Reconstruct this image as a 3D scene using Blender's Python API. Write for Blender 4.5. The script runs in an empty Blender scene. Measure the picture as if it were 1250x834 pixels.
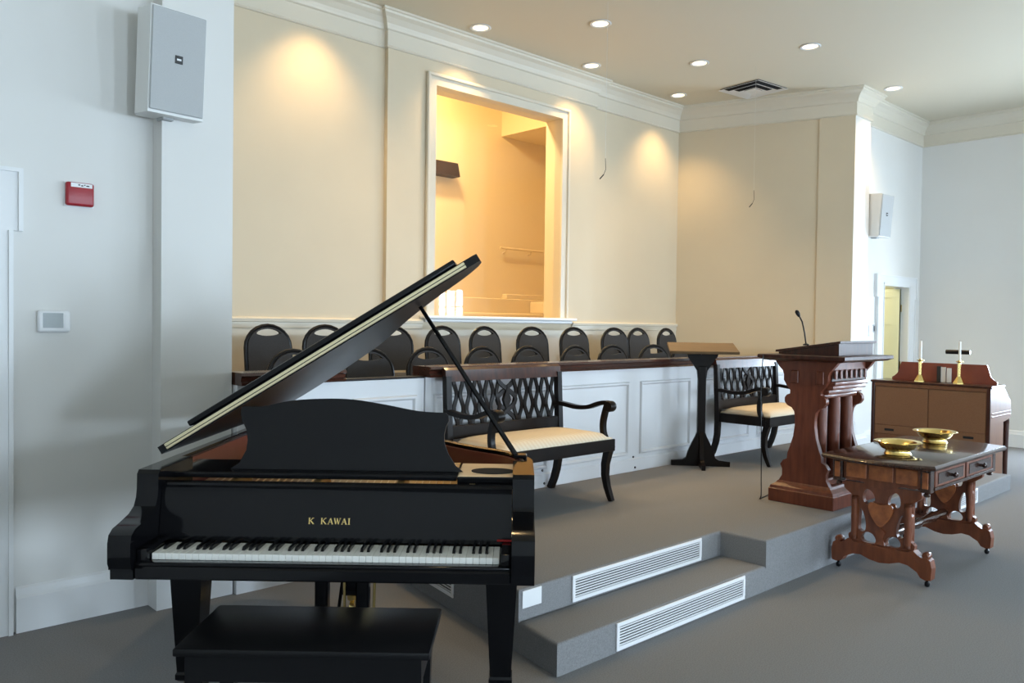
import bpy, bmesh, math, random
from mathutils import Vector, Matrix
random.seed(7)
PI = math.pi
scene = bpy.context.scene
COL = scene.collection

# ------------------------------------------------------------------ camera
YAW, PITCH, ROLL = math.radians(46.72), math.radians(-1.25), math.radians(0.77)
fw = Vector((math.cos(YAW), math.sin(YAW), 0)); rt = Vector((math.sin(YAW), -math.cos(YAW), 0)); up = Vector((0, 0, 1))
fw, up = math.cos(PITCH)*fw + math.sin(PITCH)*up, math.cos(PITCH)*up - math.sin(PITCH)*fw
rt, up = math.cos(ROLL)*rt + math.sin(ROLL)*up, math.cos(ROLL)*up - math.sin(ROLL)*rt
cam_d = bpy.data.cameras.new('camera'); cam = bpy.data.objects.new('camera', cam_d); COL.objects.link(cam)
cam_d.sensor_fit = 'HORIZONTAL'; cam_d.sensor_width = 36; cam_d.lens = 36*1000/1250; cam_d.clip_start = .05; cam_d.clip_end = 200
m = Matrix((rt, up, -fw)).transposed().to_4x4(); m.translation = Vector((0, 0, 1.56)); cam.matrix_world = m
scene.camera = cam

# ------------------------------------------------------------------ world, exposure, daylight at the windows
w = bpy.data.worlds.new('sky'); scene.world = w; w.use_nodes = True
bg = w.node_tree.nodes['Background']; bg.inputs[0].default_value = (.62, .8, 1, 1); bg.inputs[1].default_value = 1.6
vs = scene.view_settings
vs.view_transform = 'Standard'; vs.look = 'None'; vs.gamma = 1; vs.use_curve_mapping = False; vs.exposure = 0.12
scene.cycles.use_denoising = True
scene.cycles.max_bounces = 8; scene.cycles.diffuse_bounces = 5; scene.cycles.sample_clamp_indirect = 6
XL, XR, YR, YF_, ZC = -.4, 12.4, -10.0, 4.6, 4.5          # room: left, right, rear, front wall, ceiling
WIN_Y = (2.0, -2.1, -5.1, -8.1); WIN_W, WIN_Z0, WIN_Z1 = 1.1, .6, 2.4
DAY = (.66, .825, 1.0)
def area(name, loc, rot, sx, sy, power, col):
    l = bpy.data.lights.new(name, 'AREA'); l.shape = 'RECTANGLE'; l.size = sx; l.size_y = sy; l.energy = power; l.color = col
    o = bpy.data.objects.new(name, l); o.location = loc; o.rotation_euler = rot; COL.objects.link(o); return o
WIN_YL = (-3.6, -6.9); DAYP = 290
for y in WIN_Y: area('daylight', (XR+.12, y, (WIN_Z0+WIN_Z1)/2), (0, PI/2, 0), WIN_Z1-WIN_Z0, WIN_W, DAYP, DAY)
for y in WIN_YL: area('daylight', (XL-.12, y, (WIN_Z0+WIN_Z1)/2), (0, -PI/2, 0), WIN_Z1-WIN_Z0, WIN_W, DAYP*.2, DAY)
REAR_X = (2.0, 6.0, 10.0)  # unseen rear windows, the leftmost added to brighten the wall beside the alcove
for x in REAR_X: area('daylight', (x, YR-.12, (WIN_Z0+WIN_Z1)/2), (PI/2, 0, 0), WIN_W, WIN_Z1-WIN_Z0, DAYP*1.6, DAY)  # lamps at the unseen rear windows, the leftmost added to brighten the left wall

# ------------------------------------------------------------------ materials
MATS = {}
def mat(name, col, rough=.5, metal=0, coat=0, spec=.5, var=None, vscale=8, stretch=(1, 1, 1), bump=0, bscale=200, emit=None, es=0, wave=None, sheen=0):
    if name in MATS: return MATS[name]
    M = bpy.data.materials.new(name); M.use_nodes = True; nt = M.node_tree; b = nt.nodes['Principled BSDF']
    b.inputs['Base Color'].default_value = (*col, 1); b.inputs['Roughness'].default_value = rough; b.inputs['Metallic'].default_value = metal
    b.inputs['Coat Weight'].default_value = coat; b.inputs['Coat Roughness'].default_value = .06; b.inputs['Specular IOR Level'].default_value = spec
    if sheen: b.inputs['Sheen Weight'].default_value = sheen
    tc = nt.nodes.new('ShaderNodeTexCoord'); mp = nt.nodes.new('ShaderNodeMapping'); mp.inputs['Scale'].default_value = stretch
    nt.links.new(tc.outputs['Object'], mp.inputs[0])
    if var is not None:
        if wave:
            n = nt.nodes.new('ShaderNodeTexWave'); n.inputs['Scale'].default_value = vscale; n.inputs['Distortion'].default_value = wave; n.inputs['Detail'].default_value = 3; fac = n.outputs['Fac']
        else:
            n = nt.nodes.new('ShaderNodeTexNoise'); n.inputs['Scale'].default_value = vscale; n.inputs['Detail'].default_value = 5; fac = n.outputs['Fac']
        nt.links.new(mp.outputs[0], n.inputs['Vector'])
        r = nt.nodes.new('ShaderNodeValToRGB'); r.color_ramp.elements[0].position = .3; r.color_ramp.elements[1].position = .7
        r.color_ramp.elements[0].color = (*var, 1); r.color_ramp.elements[1].color = (*col, 1)
        nt.links.new(fac, r.inputs[0]); nt.links.new(r.outputs[0], b.inputs['Base Color'])
    if bump:
        n2 = nt.nodes.new('ShaderNodeTexNoise'); n2.inputs['Scale'].default_value = bscale; n2.inputs['Detail'].default_value = 3
        nt.links.new(tc.outputs['Object'], n2.inputs['Vector'])
        bp = nt.nodes.new('ShaderNodeBump'); bp.inputs['Strength'].default_value = bump; bp.inputs['Distance'].default_value = .004
        nt.links.new(n2.outputs['Fac'], bp.inputs['Height']); nt.links.new(bp.outputs[0], b.inputs['Normal'])
    if emit: b.inputs['Emission Color'].default_value = (*emit, 1); b.inputs['Emission Strength'].default_value = es
    MATS[name] = M; return M
WALL = mat('wall_paint', (.715, .705, .675), .55, var=(.695, .685, .655), vscale=1.5)
WARMW = mat('alcove_warm_tint', (.63, .545, .40), .6, var=(.605, .52, .38), vscale=1.5)  # near-white alcove walls with the warm lamp light tinted into the colour
CEIL = mat('ceiling_paint', (.66, .61, .49), .85)
TRIM = mat('trim_paint', (.76, .765, .765), .32)
TRIMW = mat('warm_tinted_trim', (.66, .61, .505), .4)  # same white trim, warm lamp light put into its colour
PANELW = mat('panel_paint', (.68, .685, .70), .35)
CARPET = mat('carpet', (.265, .265, .27), .97, spec=.1, var=(.195, .195, .20), vscale=160, bump=.6, bscale=420)
BLACK = mat('black_lacquer', (.004, .004, .005), .12, coat=.12, spec=.2)
BLACKS = mat('black_satin', (.007, .007, .008), .35, spec=.22)
EBONY = mat('dark_wood', (.012, .008, .006), .32, spec=.16, var=(.007, .005, .004), vscale=5, stretch=(1, 1, .15))
MAHO = mat('mahogany', (.18, .050, .025), .33, coat=.15, spec=.35, var=(.105, .028, .014), vscale=6, stretch=(6, 6, .8))
MAHOD = mat('dark_mahogany', (.07, .022, .013), .28, coat=.15, spec=.35, var=(.026, .009, .006), vscale=6, stretch=(6, 6, .8))
CAPW = mat('cap_mahogany', (.075, .022, .012), .25, coat=.4, var=(.035, .011, .007), vscale=5, stretch=(.6, 6, 6))
WALN = mat('walnut', (.22, .066, .027), .3, coat=.2, spec=.4, var=(.12, .034, .014), vscale=7, stretch=(4, 4, 1))
WALND = mat('dark_walnut', (.050, .019, .011), .22, coat=.4, var=(.026, .011, .007), vscale=6, stretch=(.8, 6, 6))
BURL = mat('burl_veneer', (.46, .15, .045), .3, coat=.2, var=(.24, .07, .022), vscale=22)
REDW = mat('red_mahogany', (.24, .060, .034), .35, coat=.2, var=(.19, .046, .027), vscale=5)
MAPLE = mat('maple', (.62, .40, .22), .3, coat=.3, var=(.55, .34, .18), vscale=5, stretch=(1, 8, 8))
SHELFREF = mat('shelf_reflection', (.86, .68, .48), .35, var=(.80, .61, .41), vscale=5, stretch=(1, 8, 8))  # warm reflection on the black shelf end, painted as base colour
OAK = mat('reading_board', (.18, .12, .065), .4, spec=.3, var=(.13, .085, .045), vscale=6, stretch=(1, 8, 8))
ORGW = mat('organ_wood', (.19, .085, .042), .45, spec=.3, var=(.15, .07, .036), vscale=5, stretch=(5, 5, .7))
CLOTH = mat('speaker_cloth', (.22, .115, .062), .8, spec=.2, var=(.195, .10, .054), vscale=90, bump=.3)
GOLD = mat('brass', (.90, .68, .26), .22, metal=1)
HINGE = mat('hinge_brass', (.86, .76, .50), .28, metal=1)
IRON = mat('gilded_iron', (.55, .38, .14), .4, metal=.8)
IVORY = mat('ivory_white', (.86, .85, .80), .25)
CHARC = mat('charcoal_fabric', (.042, .043, .046), .9, spec=.2, var=(.032, .033, .036), vscale=120, sheen=.1)
BLKM = mat('black_metal', (.007, .007, .008), .3, spec=.25)
CHROME = mat('chrome', (.8, .8, .82), .15, metal=1)
CREAM = mat('cream_fabric', (.70, .61, .47), .75, var=(.66, .55, .40), vscale=9, stretch=(1, .05, .05), wave=0.6)
GREYG = mat('grey_grille', (.44, .45, .45), .6, var=(.40, .41, .41), vscale=300)
SPKW = mat('speaker_white', (.74, .74, .72), .4)
VENTW = mat('vent_white', (.80, .80, .82), .35)
DARK = mat('duct_dark', (.012, .012, .014), .9)
RED = mat('alarm_red', (.33, .012, .022), .35)
PLAST = mat('white_plastic', (.80, .81, .82), .35)
LCD = mat('lcd_grey', (.30, .33, .33), .3)
INK = mat('ink', (.03, .03, .03), .6)
WAX = mat('candle_wax', (.86, .85, .80), .4)
PAPER = mat('paper', (.72, .72, .70), .7)
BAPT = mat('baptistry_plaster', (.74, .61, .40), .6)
DOORP = mat('door_paint', (.72, .70, .48), .45)
DBROWN = mat('dark_brown_metal', (.035, .018, .013), .5)
GLOW = mat('lamp_glow', (1, .9, .7), .5, emit=(1, .80, .46), es=3.2)
REDF = mat('red_felt', (.45, .02, .02), .9)
MSC = {'glass': None}
def glass_mat():
    M = bpy.data.materials.new('pane_glass'); M.use_nodes = True; nt = M.node_tree; nt.nodes.clear()
    o = nt.nodes.new('ShaderNodeOutputMaterial'); mx = nt.nodes.new('ShaderNodeMixShader'); t = nt.nodes.new('ShaderNodeBsdfTransparent'); g = nt.nodes.new('ShaderNodeBsdfGlossy')
    g.inputs['Roughness'].default_value = .02; ge = nt.nodes.new('ShaderNodeNewGeometry'); dt = nt.nodes.new('ShaderNodeVectorMath'); dt.operation = 'DOT_PRODUCT'
    nt.links.new(ge.outputs['Normal'], dt.inputs[0]); nt.links.new(ge.outputs['Incoming'], dt.inputs[1])
    def mth(op, a, b=None):
        q = nt.nodes.new('ShaderNodeMath'); q.operation = op
        for i_, v_ in enumerate((a, b)):
            if v_ is None: continue
            if isinstance(v_, (int, float)): q.inputs[i_].default_value = v_
            else: nt.links.new(v_, q.inputs[i_])
        return q.outputs[0]
    fr_ = mth('MULTIPLY_ADD', mth('POWER', mth('SUBTRACT', 1.0, mth('ABSOLUTE', dt.outputs['Value'])), 5.0), .96); fr_.node.inputs[2].default_value = .02
    nt.links.new(fr_, mx.inputs[0]); nt.links.new(t.outputs[0], mx.inputs[1]); nt.links.new(g.outputs[0], mx.inputs[2]); nt.links.new(mx.outputs[0], o.inputs[0])
    return M
GLASS = glass_mat()

# ------------------------------------------------------------------ helpers
class MB:
    def __init__(s): s.bm = bmesh.new()
    def box(s, x0, x1, y0, y1, z0, z1, bev=0, seg=1, M=None):
        mt = Matrix.Translation(((x0+x1)/2, (y0+y1)/2, (z0+z1)/2)) @ Matrix.Diagonal((x1-x0, y1-y0, z1-z0, 1))
        r = bmesh.ops.create_cube(s.bm, size=1, matrix=mt); vs_ = r['verts']
        if bev:
            es = list({e for v in vs_ for e in v.link_edges})
            r2 = bmesh.ops.bevel(s.bm, geom=es, offset=bev, segments=seg, affect='EDGES', profile=.5, clamp_overlap=True)
            vs_ = list({v for f in r2['faces'] for v in f.verts} | {v for v in vs_ if v.is_valid})
            done = set(vs_); st = list(vs_)
            while st:
                v = st.pop()
                for e in v.link_edges:
                    o = e.other_vert(v)
                    if o not in done: done.add(o); st.append(o)
            vs_ = list(done)
        if M is not None: bmesh.ops.transform(s.bm, matrix=M, verts=vs_)
        return s
    def raw(s, V, F):
        vv = [s.bm.verts.new(p) for p in V]
        for f in F:
            try: s.bm.faces.new([vv[i] for i in f])
            except ValueError: pass
        return s
    def prism(s, poly, z0, z1, ax='xy'):            # convex or simple polygon
        return s.plate(poly, [], z0, z1, ax)
    def plate(s, outer, holes, c0, c1, ax='xy'):
        def mp(a, b, c): return {'xy': (a, b, c), 'xz': (a, c, b), 'yz': (c, a, b)}[ax]
        edges = []; loops0 = []; loops1 = []
        for L in [outer]+holes:
            v0 = [s.bm.verts.new(mp(a, b, c0)) for a, b in L]; v1 = [s.bm.verts.new(mp(a, b, c1)) for a, b in L]
            loops0.append(v0); loops1.append(v1); n = len(L)
            for i in range(n): edges.append(s.bm.edges.new((v0[i], v0[(i+1) % n])))
        r = bmesh.ops.triangle_fill(s.bm, edges=edges, use_beauty=True)
        fs = [g for g in r['geom'] if isinstance(g, bmesh.types.BMFace)]
        mpv = {a: b for A, B in zip(loops0, loops1) for a, b in zip(A, B)}
        for f in fs: s.bm.faces.new([mpv[v] for v in reversed(f.verts)])
        for A, B in zip(loops0, loops1):
            n = len(A)
            for i in range(n): s.bm.faces.new((A[i], A[(i+1) % n], B[(i+1) % n], B[i]))
        return s
    def tube(s, pts, r, n=8, cap=True, flat=None):
        pts = [Vector(p) for p in pts]; rs = r if isinstance(r, (list, tuple)) else [r]*len(pts); rings = []
        ref = None
        for i, p in enumerate(pts):
            d = (pts[min(i+1, len(pts)-1)] - pts[max(i-1, 0)]).normalized()
            if ref is None:
                a = Vector((0, 0, 1)) if abs(d.z) < .9 else Vector((1, 0, 0))
                ref = d.cross(a).normalized()
            ref = (ref - d*ref.dot(d)).normalized(); b = d.cross(ref)
            rings.append([s.bm.verts.new(p + (ref*math.cos(2*PI*k/n)*(flat or 1) + b*math.sin(2*PI*k/n))*rs[i]) for k in range(n)])
        for A, B in zip(rings, rings[1:]):
            for k in range(n): s.bm.faces.new((A[k], A[(k+1) % n], B[(k+1) % n], B[k]))
        if cap:
            s.bm.faces.new(list(reversed(rings[0]))); s.bm.faces.new(rings[-1])
        return s
    def strip(s, pts, wx, wy):                      # rectangular-section bar through points; wx across X, wy in the path's plane normal
        pts = [Vector(p) for p in pts]; rings = []
        for i, p in enumerate(pts):
            d = (pts[min(i+1, len(pts)-1)] - pts[max(i-1, 0)]).normalized()
            a = wx if not callable(wx) else wx(i/(len(pts)-1)); b = wy if not callable(wy) else wy(i/(len(pts)-1))
            X = Vector((1, 0, 0)) if abs(d.x) < .9 else Vector((0, 1, 0))
            N = d.cross(X).normalized(); X = N.cross(d).normalized()
            rings.append([s.bm.verts.new(p + X*sx*a/2 + N*sn*b/2) for sx, sn in ((-1, -1), (1, -1), (1, 1), (-1, 1))])
        for A, B in zip(rings, rings[1:]):
            for k in range(4): s.bm.faces.new((A[k], A[(k+1) % 4], B[(k+1) % 4], B[k]))
        s.bm.faces.new(list(reversed(rings[0]))); s.bm.faces.new(rings[-1]); return s
    def lathe(s, prof, n=24, c=(0, 0, 0), M=None, ring=False):
        rings = []; new = []
        for r, z in prof:
            ring = [s.bm.verts.new((c[0]+max(r, 1e-4)*math.cos(2*PI*k/n), c[1]+max(r, 1e-4)*math.sin(2*PI*k/n), c[2]+z)) for k in range(n)]
            rings.append(ring); new += ring
        for A, B in zip(rings, rings[1:]+([rings[0]] if ring else [])):
            for k in range(n): s.bm.faces.new((A[k], A[(k+1) % n], B[(k+1) % n], B[k]))
        if not ring: s.bm.faces.new(list(reversed(rings[0]))); s.bm.faces.new(rings[-1])
        if M is not None: bmesh.ops.transform(s.bm, matrix=M, verts=new)
        return s
    def sweep(s, path, prof, closed=False):         # prof: (out to the right of travel, z), closed outline
        n = len(path); rings = []
        for i, p in enumerate(path):
            p = Vector(p)
            def nrm(a, b): d = (Vector(b)-Vector(a)).normalized(); return Vector((d.y, -d.x))
            if closed or 0 < i < n-1:
                n1 = nrm(path[i-1], path[i]); n2 = nrm(path[i], path[(i+1) % n]); mm = (n1+n2).normalized(); k = 1/max(.3, mm.dot(n1))
            elif i == 0: mm = nrm(path[0], path[1]); k = 1
            else: mm = nrm(path[-2], path[-1]); k = 1
            rings.append([s.bm.verts.new((p.x+mm.x*k*o, p.y+mm.y*k*o, z)) for o, z in prof])
        q = len(prof); prs = list(zip(rings, rings[1:])) + ([(rings[-1], rings[0])] if closed else [])
        for A, B in prs:
            for k in range(q): s.bm.faces.new((A[k], A[(k+1) % q], B[(k+1) % q], B[k]))
        if not closed:
            s.bm.faces.new(rings[0]); s.bm.faces.new(list(reversed(rings[-1])))
        return s
    def xf(s, M): bmesh.ops.transform(s.bm, matrix=M, verts=s.bm.verts[:]); return s
    def mesh(s, name, m_, smooth=False, angle=35):
        bmesh.ops.recalc_face_normals(s.bm, faces=s.bm.faces[:])
        me = bpy.data.meshes.new(name); s.bm.to_mesh(me); s.bm.free(); me.materials.append(m_)
        if smooth:
            me.polygons.foreach_set('use_smooth', [True]*len(me.polygons)); me.set_sharp_from_angle(angle=math.radians(angle))
        return me
    def build(s, name, m_, parent=None, smooth=False, angle=35): return link(name, s.mesh(name, m_, smooth, angle), parent)
def link(name, me, parent=None, loc=(0, 0, 0), rz=0):
    o = bpy.data.objects.new(name, me); COL.objects.link(o); o.parent = parent; o.location = loc; o.rotation_euler = (0, 0, rz); return o
def tag(o, label, cat, group=None, kind=None):
    o['label'] = label; o['category'] = cat
    if group: o['group'] = group
    if kind: o['kind'] = kind
    return o
def thing(name, label, cat, loc=(0, 0, 0), rz=0, group=None):
    return tag(link(name, None, None, loc, rz), label, cat, group)
def struct(name, label, mb, m_, cat='wall', smooth=False):
    o = mb.build(name, m_, None, smooth) if mb is not None else link(name, None)
    return tag(o, label, cat, None, 'structure')
def copy_tree(o, parent=None):
    c = o.copy(); COL.objects.link(c); c.parent = parent
    for ch in list(o.children): copy_tree(ch, c)
    return c
def arc(cx, cy, r, a0, a1, n, ry=None):
    return [(cx+r*math.cos(math.radians(a0+(a1-a0)*i/n)), cy+(ry or r)*math.sin(math.radians(a0+(a1-a0)*i/n))) for i in range(n+1)]
def smooth_poly(P, closed=True, k=4):               # Catmull-Rom through 2-D points
    out = []; n = len(P)
    for i in range(n if closed else n-1):
        g = lambda j: P[j % n] if closed else P[max(0, min(n-1, j))]
        a, b, c, d = g(i-1), g(i), g(i+1), g(i+2)
        for j in range(k):
            t = j/k
            out.append(tuple(.5*(2*b[q]+(c[q]-a[q])*t+(2*a[q]-5*b[q]+4*c[q]-d[q])*t*t+(3*b[q]-a[q]-3*c[q]+d[q])*t**3) for q in range(len(b))))
    if not closed: out.append(P[-1])
    return out

# ================================================================== THE ROOM
T = .18
struct('floor', 'grey carpeted floor of the sanctuary', MB().box(XL-T, XR+T, YR-T, 6.8, -.15, 0), CARPET, 'floor')
struct('ceiling', 'flat painted ceiling with recessed lights', MB().box(XL-T, XR+T, YR-T, 6.6, ZC, ZC+.15), CEIL, 'ceiling')
# front wall, left piece with pilaster; closed door in it
DLX0, DLX1, DZ = -.10, .76, 2.16
struct('wall_front_left', 'pale wall left of the alcove with thermostat and alarm', MB().box(XL-T, DLX0, YF_, YF_+T, 0, ZC).box(DLX0, DLX1, YF_, YF_+T, DZ, ZC).box(DLX1, 2.03, YF_, YF_+T, 0, ZC).box(1.636, 2.03, 4.475, YF_, 0, ZC), WALL)
DRX0, DRX1 = 11.118, 11.975
struct('wall_front_right', 'pale wall right of the alcove with an open doorway', MB().box(9.97, DRX0, YF_, YF_+T, 0, ZC).box(DRX0, DRX1, YF_, YF_+T, DZ, ZC).box(DRX1, XR+T, YF_, YF_+T, 0, ZC).box(9.97, 10.4, 4.49, YF_, 0, ZC), WALL)
def side_wall(name, label, x0, x1, WY):
    mb = MB(); ys = [YR-T]
    for y in sorted(WY): ys += [y-WIN_W/2, y+WIN_W/2]
    ys.append(YF_)
    for i in range(0, len(ys), 2): mb.box(x0, x1, ys[i], ys[i+1], 0, ZC)
    for y in WY: mb.box(x0, x1, y-WIN_W/2, y+WIN_W/2, 0, WIN_Z0).box(x0, x1, y-WIN_W/2, y+WIN_W/2, WIN_Z1, ZC)
    struct(name, label, mb, WALL)
side_wall('wall_left', 'left side wall of the sanctuary with tall windows', XL-T, XL, WIN_YL)
side_wall('wall_right', 'grey-lit right side wall behind the organ', XR, XR+T, WIN_Y)
mb = MB(); xs = [XL]
for x in REAR_X: xs += [x-WIN_W/2, x+WIN_W/2]
xs.append(XR)
for i in range(0, len(xs), 2): mb.box(xs[i], xs[i+1], YR-T, YR, 0, ZC)
for x in REAR_X: mb.box(x-WIN_W/2, x+WIN_W/2, YR-T, YR, 0, WIN_Z0).box(x-WIN_W/2, x+WIN_W/2, YR-T, YR, WIN_Z1, ZC)
struct('wall_rear', 'rear wall of the sanctuary behind the camera', mb, WALL)
# windows in the side and rear walls (rear ones unseen, one of them added to brighten the left front wall)
def win_meshes():
    f = MB(); W, H = WIN_W, WIN_Z1-WIN_Z0
    f.box(-W/2, -W/2+.06, -.04, .04, 0, H).box(W/2-.06, W/2, -.04, .04, 0, H).box(-W/2+.06, W/2-.06, -.04, .04, 0, .07).box(-W/2+.06, W/2-.06, -.04, .04, H-.06, H).box(-W/2+.06, W/2-.06, -.035, .035, H/2-.03, H/2+.03)
    for q in (1, 2): f.box(-W/2+q*W/3-.012, -W/2+q*W/3+.012, -.02, .02, .07, H-.06)
    for q in (1, 3): f.box(-W/2+.06, W/2-.06, -.018, .018, q*H/4-.012, q*H/4+.012)
    return f.mesh('window', TRIM)
wm = win_meshes(); k = 0
for X, rz, side, WY in ((XR+.06, PI/2, 'right', WIN_Y), (XL-.06, PI/2, 'left', WIN_YL)):
    for y in WY:
        k += 1; o = link('window_%d' % k, wm, None, (X, y, WIN_Z0), rz)
        tag(o, 'white muntin window in the %s side wall' % side, 'window', 'windows of the %s wall' % side, 'structure')
for x in REAR_X:
    k += 1; o = link('window_%d' % k, wm, None, (x, YR-.06, WIN_Z0)); tag(o, 'unseen white muntin window in the rear wall', 'window', 'unseen windows of the rear wall', 'structure')
# alcove
YB = 6.6; PRD = .05
WX0, WX1, WZ0, WZ1 = 5.07, 6.91, 1.63, 3.93
mb = MB().box(2.5, 4.5, YB, YB+.2, 0, ZC).box(4.5, WX0, YB-PRD, YB+.2, 0, ZC).box(WX1, 7.5, YB-PRD, YB+.2, 0, ZC).box(WX0, WX1, YB-PRD, YB+.2, 0, WZ0).box(WX0, WX1, YB-PRD, YB+.2, WZ1, ZC).box(7.5, 9.6, YB, YB+.2, 0, ZC)
struct('wall_back', 'warm-lit back wall of the choir alcove with a tall opening', mb, WARMW)
AL = [(2.03, 4.475), (2.76, YB)]; AR = [(9.27, YB), (9.97, 4.49)]
struct('wall_alcove_left', 'splayed left wall of the choir alcove', MB().prism([AL[0], AL[1], (2.5, YB), (1.9, 4.78), (2.03, 4.6)], 0, ZC), WARMW)
struct('wall_alcove_right', 'splayed tan-lit right wall of the choir alcove', MB().prism([AR[0], AR[1], (9.97, 4.78), (9.6, YB)], 0, ZC), WARMW)
CROWN = [(0, 4.17), (.018, 4.17), (.026, 4.18), (.018, 4.192), (.018, 4.33), (.035, 4.34), (.04, 4.36), (.05, 4.385), (.085, 4.43), (.12, 4.455), (.125, 4.475), (.14, 4.48), (.14, ZC), (0, ZC)]
PATH = [(XL, YR), (XL, YF_), (1.636, YF_), (1.636, 4.475), (2.03, 4.475), (2.76, YB), (4.5, YB), (4.5, YB-PRD), (7.5, YB-PRD), (7.5, YB), (9.27, YB), (9.97, 4.49), (10.4, 4.49), (10.4, YF_), (XR, YF_), (XR, YR)]
struct('trim_1', 'white crown moulding and frieze under the ceiling', MB().sweep(PATH, CROWN), TRIMW, 'moulding')
# flat pilaster on the alcove's splayed right wall, near its outer corner
d = Vector((AR[1][0]-AR[0][0], AR[1][1]-AR[0][1])).normalized(); nn = Vector((d.y, -d.x))
a = Vector(AR[1])-d*.42; b = Vector(AR[1])
struct('trim_2', 'flat pilaster strip at the outer corner of the alcove', MB().prism([tuple(a), tuple(a+nn*.016), tuple(b+nn*.016), tuple(b)], .3, 4.17), WARMW, 'moulding')
BASE = [(0, 0), (.028, 0), (.028, .17), (.02, .185), (.012, .215), (0, .225)]
struct('baseboard_left', 'tall white baseboard of the wall left of the alcove', MB().sweep([(.98, YF_), (1.636, YF_), (1.636, 4.475), (2.03, 4.475)], BASE), TRIM, 'baseboard')
struct('baseboard_right', 'white baseboard along the right wall', MB().sweep([(10.905, YF_), (10.4, YF_), (10.4, 4.49), (9.97, 4.49)][::-1], BASE).sweep([(XR, YF_-.03), (XR, YR)], BASE), TRIM, 'baseboard')
RAIL = [(0, 1.49), (.012, 1.49), (.016, 1.50), (.016, 1.545), (.03, 1.55), (.035, 1.575), (.028, 1.585), (0, 1.59)]
struct('trim_3', 'white dado rail along the back wall behind the choir chairs', MB().sweep([(2.76, YB), (4.5, YB), (4.5, YB-PRD), (4.93, YB-PRD)], RAIL).sweep([(7.12, YB-PRD), (7.5, YB-PRD), (7.5, YB), (9.27, YB)], RAIL), TRIMW, 'moulding')
struct('trim_9', 'white dado panelling below the rail behind the choir chairs', MB().sweep([(2.76, YB), (4.5, YB), (4.5, YB-PRD), (7.5, YB-PRD), (7.5, YB), (9.27, YB)], [(0, .62), (.008, .62), (.008, 1.49), (0, 1.49)]), TRIMW, 'panelling')
# casing of the alcove opening
def casing(x0, x1, z0, z1, w, y, out):              # architrave: outer band + bead, legs and head
    m_ = MB()
    for (a0, a1, c0, c1) in ((x0-w, x0, z0, z1), (x1, x1+w, z0, z1), (x0-w, x1+w, z1, z1+w)):
        m_.box(a0, a1, y-out, y, c0, c1)
    q = .018
    for (a0, a1, c0, c1) in ((x0-w-q, x0-w+q, z0, z1+w), (x1+w-q, x1+w+q, z0, z1+w), (x0-w-q, x1+w+q, z1+w-q, z1+w+q)):
        m_.box(a0, a1, y-out-.022, y-.001, c0, c1, .008)
    return m_
struct('trim_4', 'white moulded casing around the tall alcove opening', casing(WX0, WX1, WZ0, WZ1, .1, YB-PRD, .022), TRIMW, 'moulding')
struct('trim_5', 'white sill below the tall alcove opening', MB().box(4.9, 7.13, YB-PRD-.09, YB-PRD, 1.60, 1.632, .008, 2).box(4.94, 7.09, YB-PRD-.055, YB-PRD, 1.565, 1.60, .01), TRIM, 'sill')
# baptistry behind the opening
BX0, BX1, BY0, BY1, BZ0, BZ1 = 4.3, 9.0, YB+.2, 8.4, .9, 5.0
mb = MB().box(BX0-.1, BX1+.1, BY1, BY1+.1, BZ0, BZ1).box(BX0-.1, BX0, BY0, BY1, BZ0, BZ1).box(BX1, BX1+.1, BY0, BY1, BZ0, BZ1).box(BX0, BX1, BY0, BY1, BZ1, BZ1+.1).box(BX0, BX1, BY0, BY1, BZ0-.1, BZ0)
mb.box(7.66, BX1, BY0, BY1, 4.14, BZ1).box(BX0, BX1, BY0-.12, BY0, 4.5, BZ1)
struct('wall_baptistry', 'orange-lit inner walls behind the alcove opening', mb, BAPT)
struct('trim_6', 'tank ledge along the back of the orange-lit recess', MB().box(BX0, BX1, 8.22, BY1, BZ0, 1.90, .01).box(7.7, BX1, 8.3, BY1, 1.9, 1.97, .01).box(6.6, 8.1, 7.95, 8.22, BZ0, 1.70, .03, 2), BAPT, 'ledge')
struct('window_10', 'glass pane across the orange-lit alcove opening', MB().box(WX0+.005, WX1-.005, YB+.05, YB+.056, WZ0, WZ1), GLASS, 'glass pane')
bl = area('baptistry_light', (5.6, 7.35, 4.95), (0, 0, 0), .5, .3, 120, (1, .77, .39))
# back room behind the open door
mb = MB().box(10.3, 13.2, 6.6, 6.7, 0, 2.8).box(10.2, 10.3, YF_+T, 6.7, 0, 2.8).box(13.1, 13.2, YF_+T, 6.6, 0, 2.8).box(10.2, 13.2, YF_+T, 6.7, 2.8, 2.9).box(12.58, 13.2, YF_+T-.05, YF_+T, 0, 2.8).box(10.2, 13.2, 4.6+T, 6.7, -.14, -.002)
struct('wall_back_room', 'pale yellow walls of the room beyond the doorway', mb, DOORP)
area('back_room_light', (11.3, 5.7, 2.78), (0, 0, 0), .6, .6, 30, (1, .95, .78))
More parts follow.
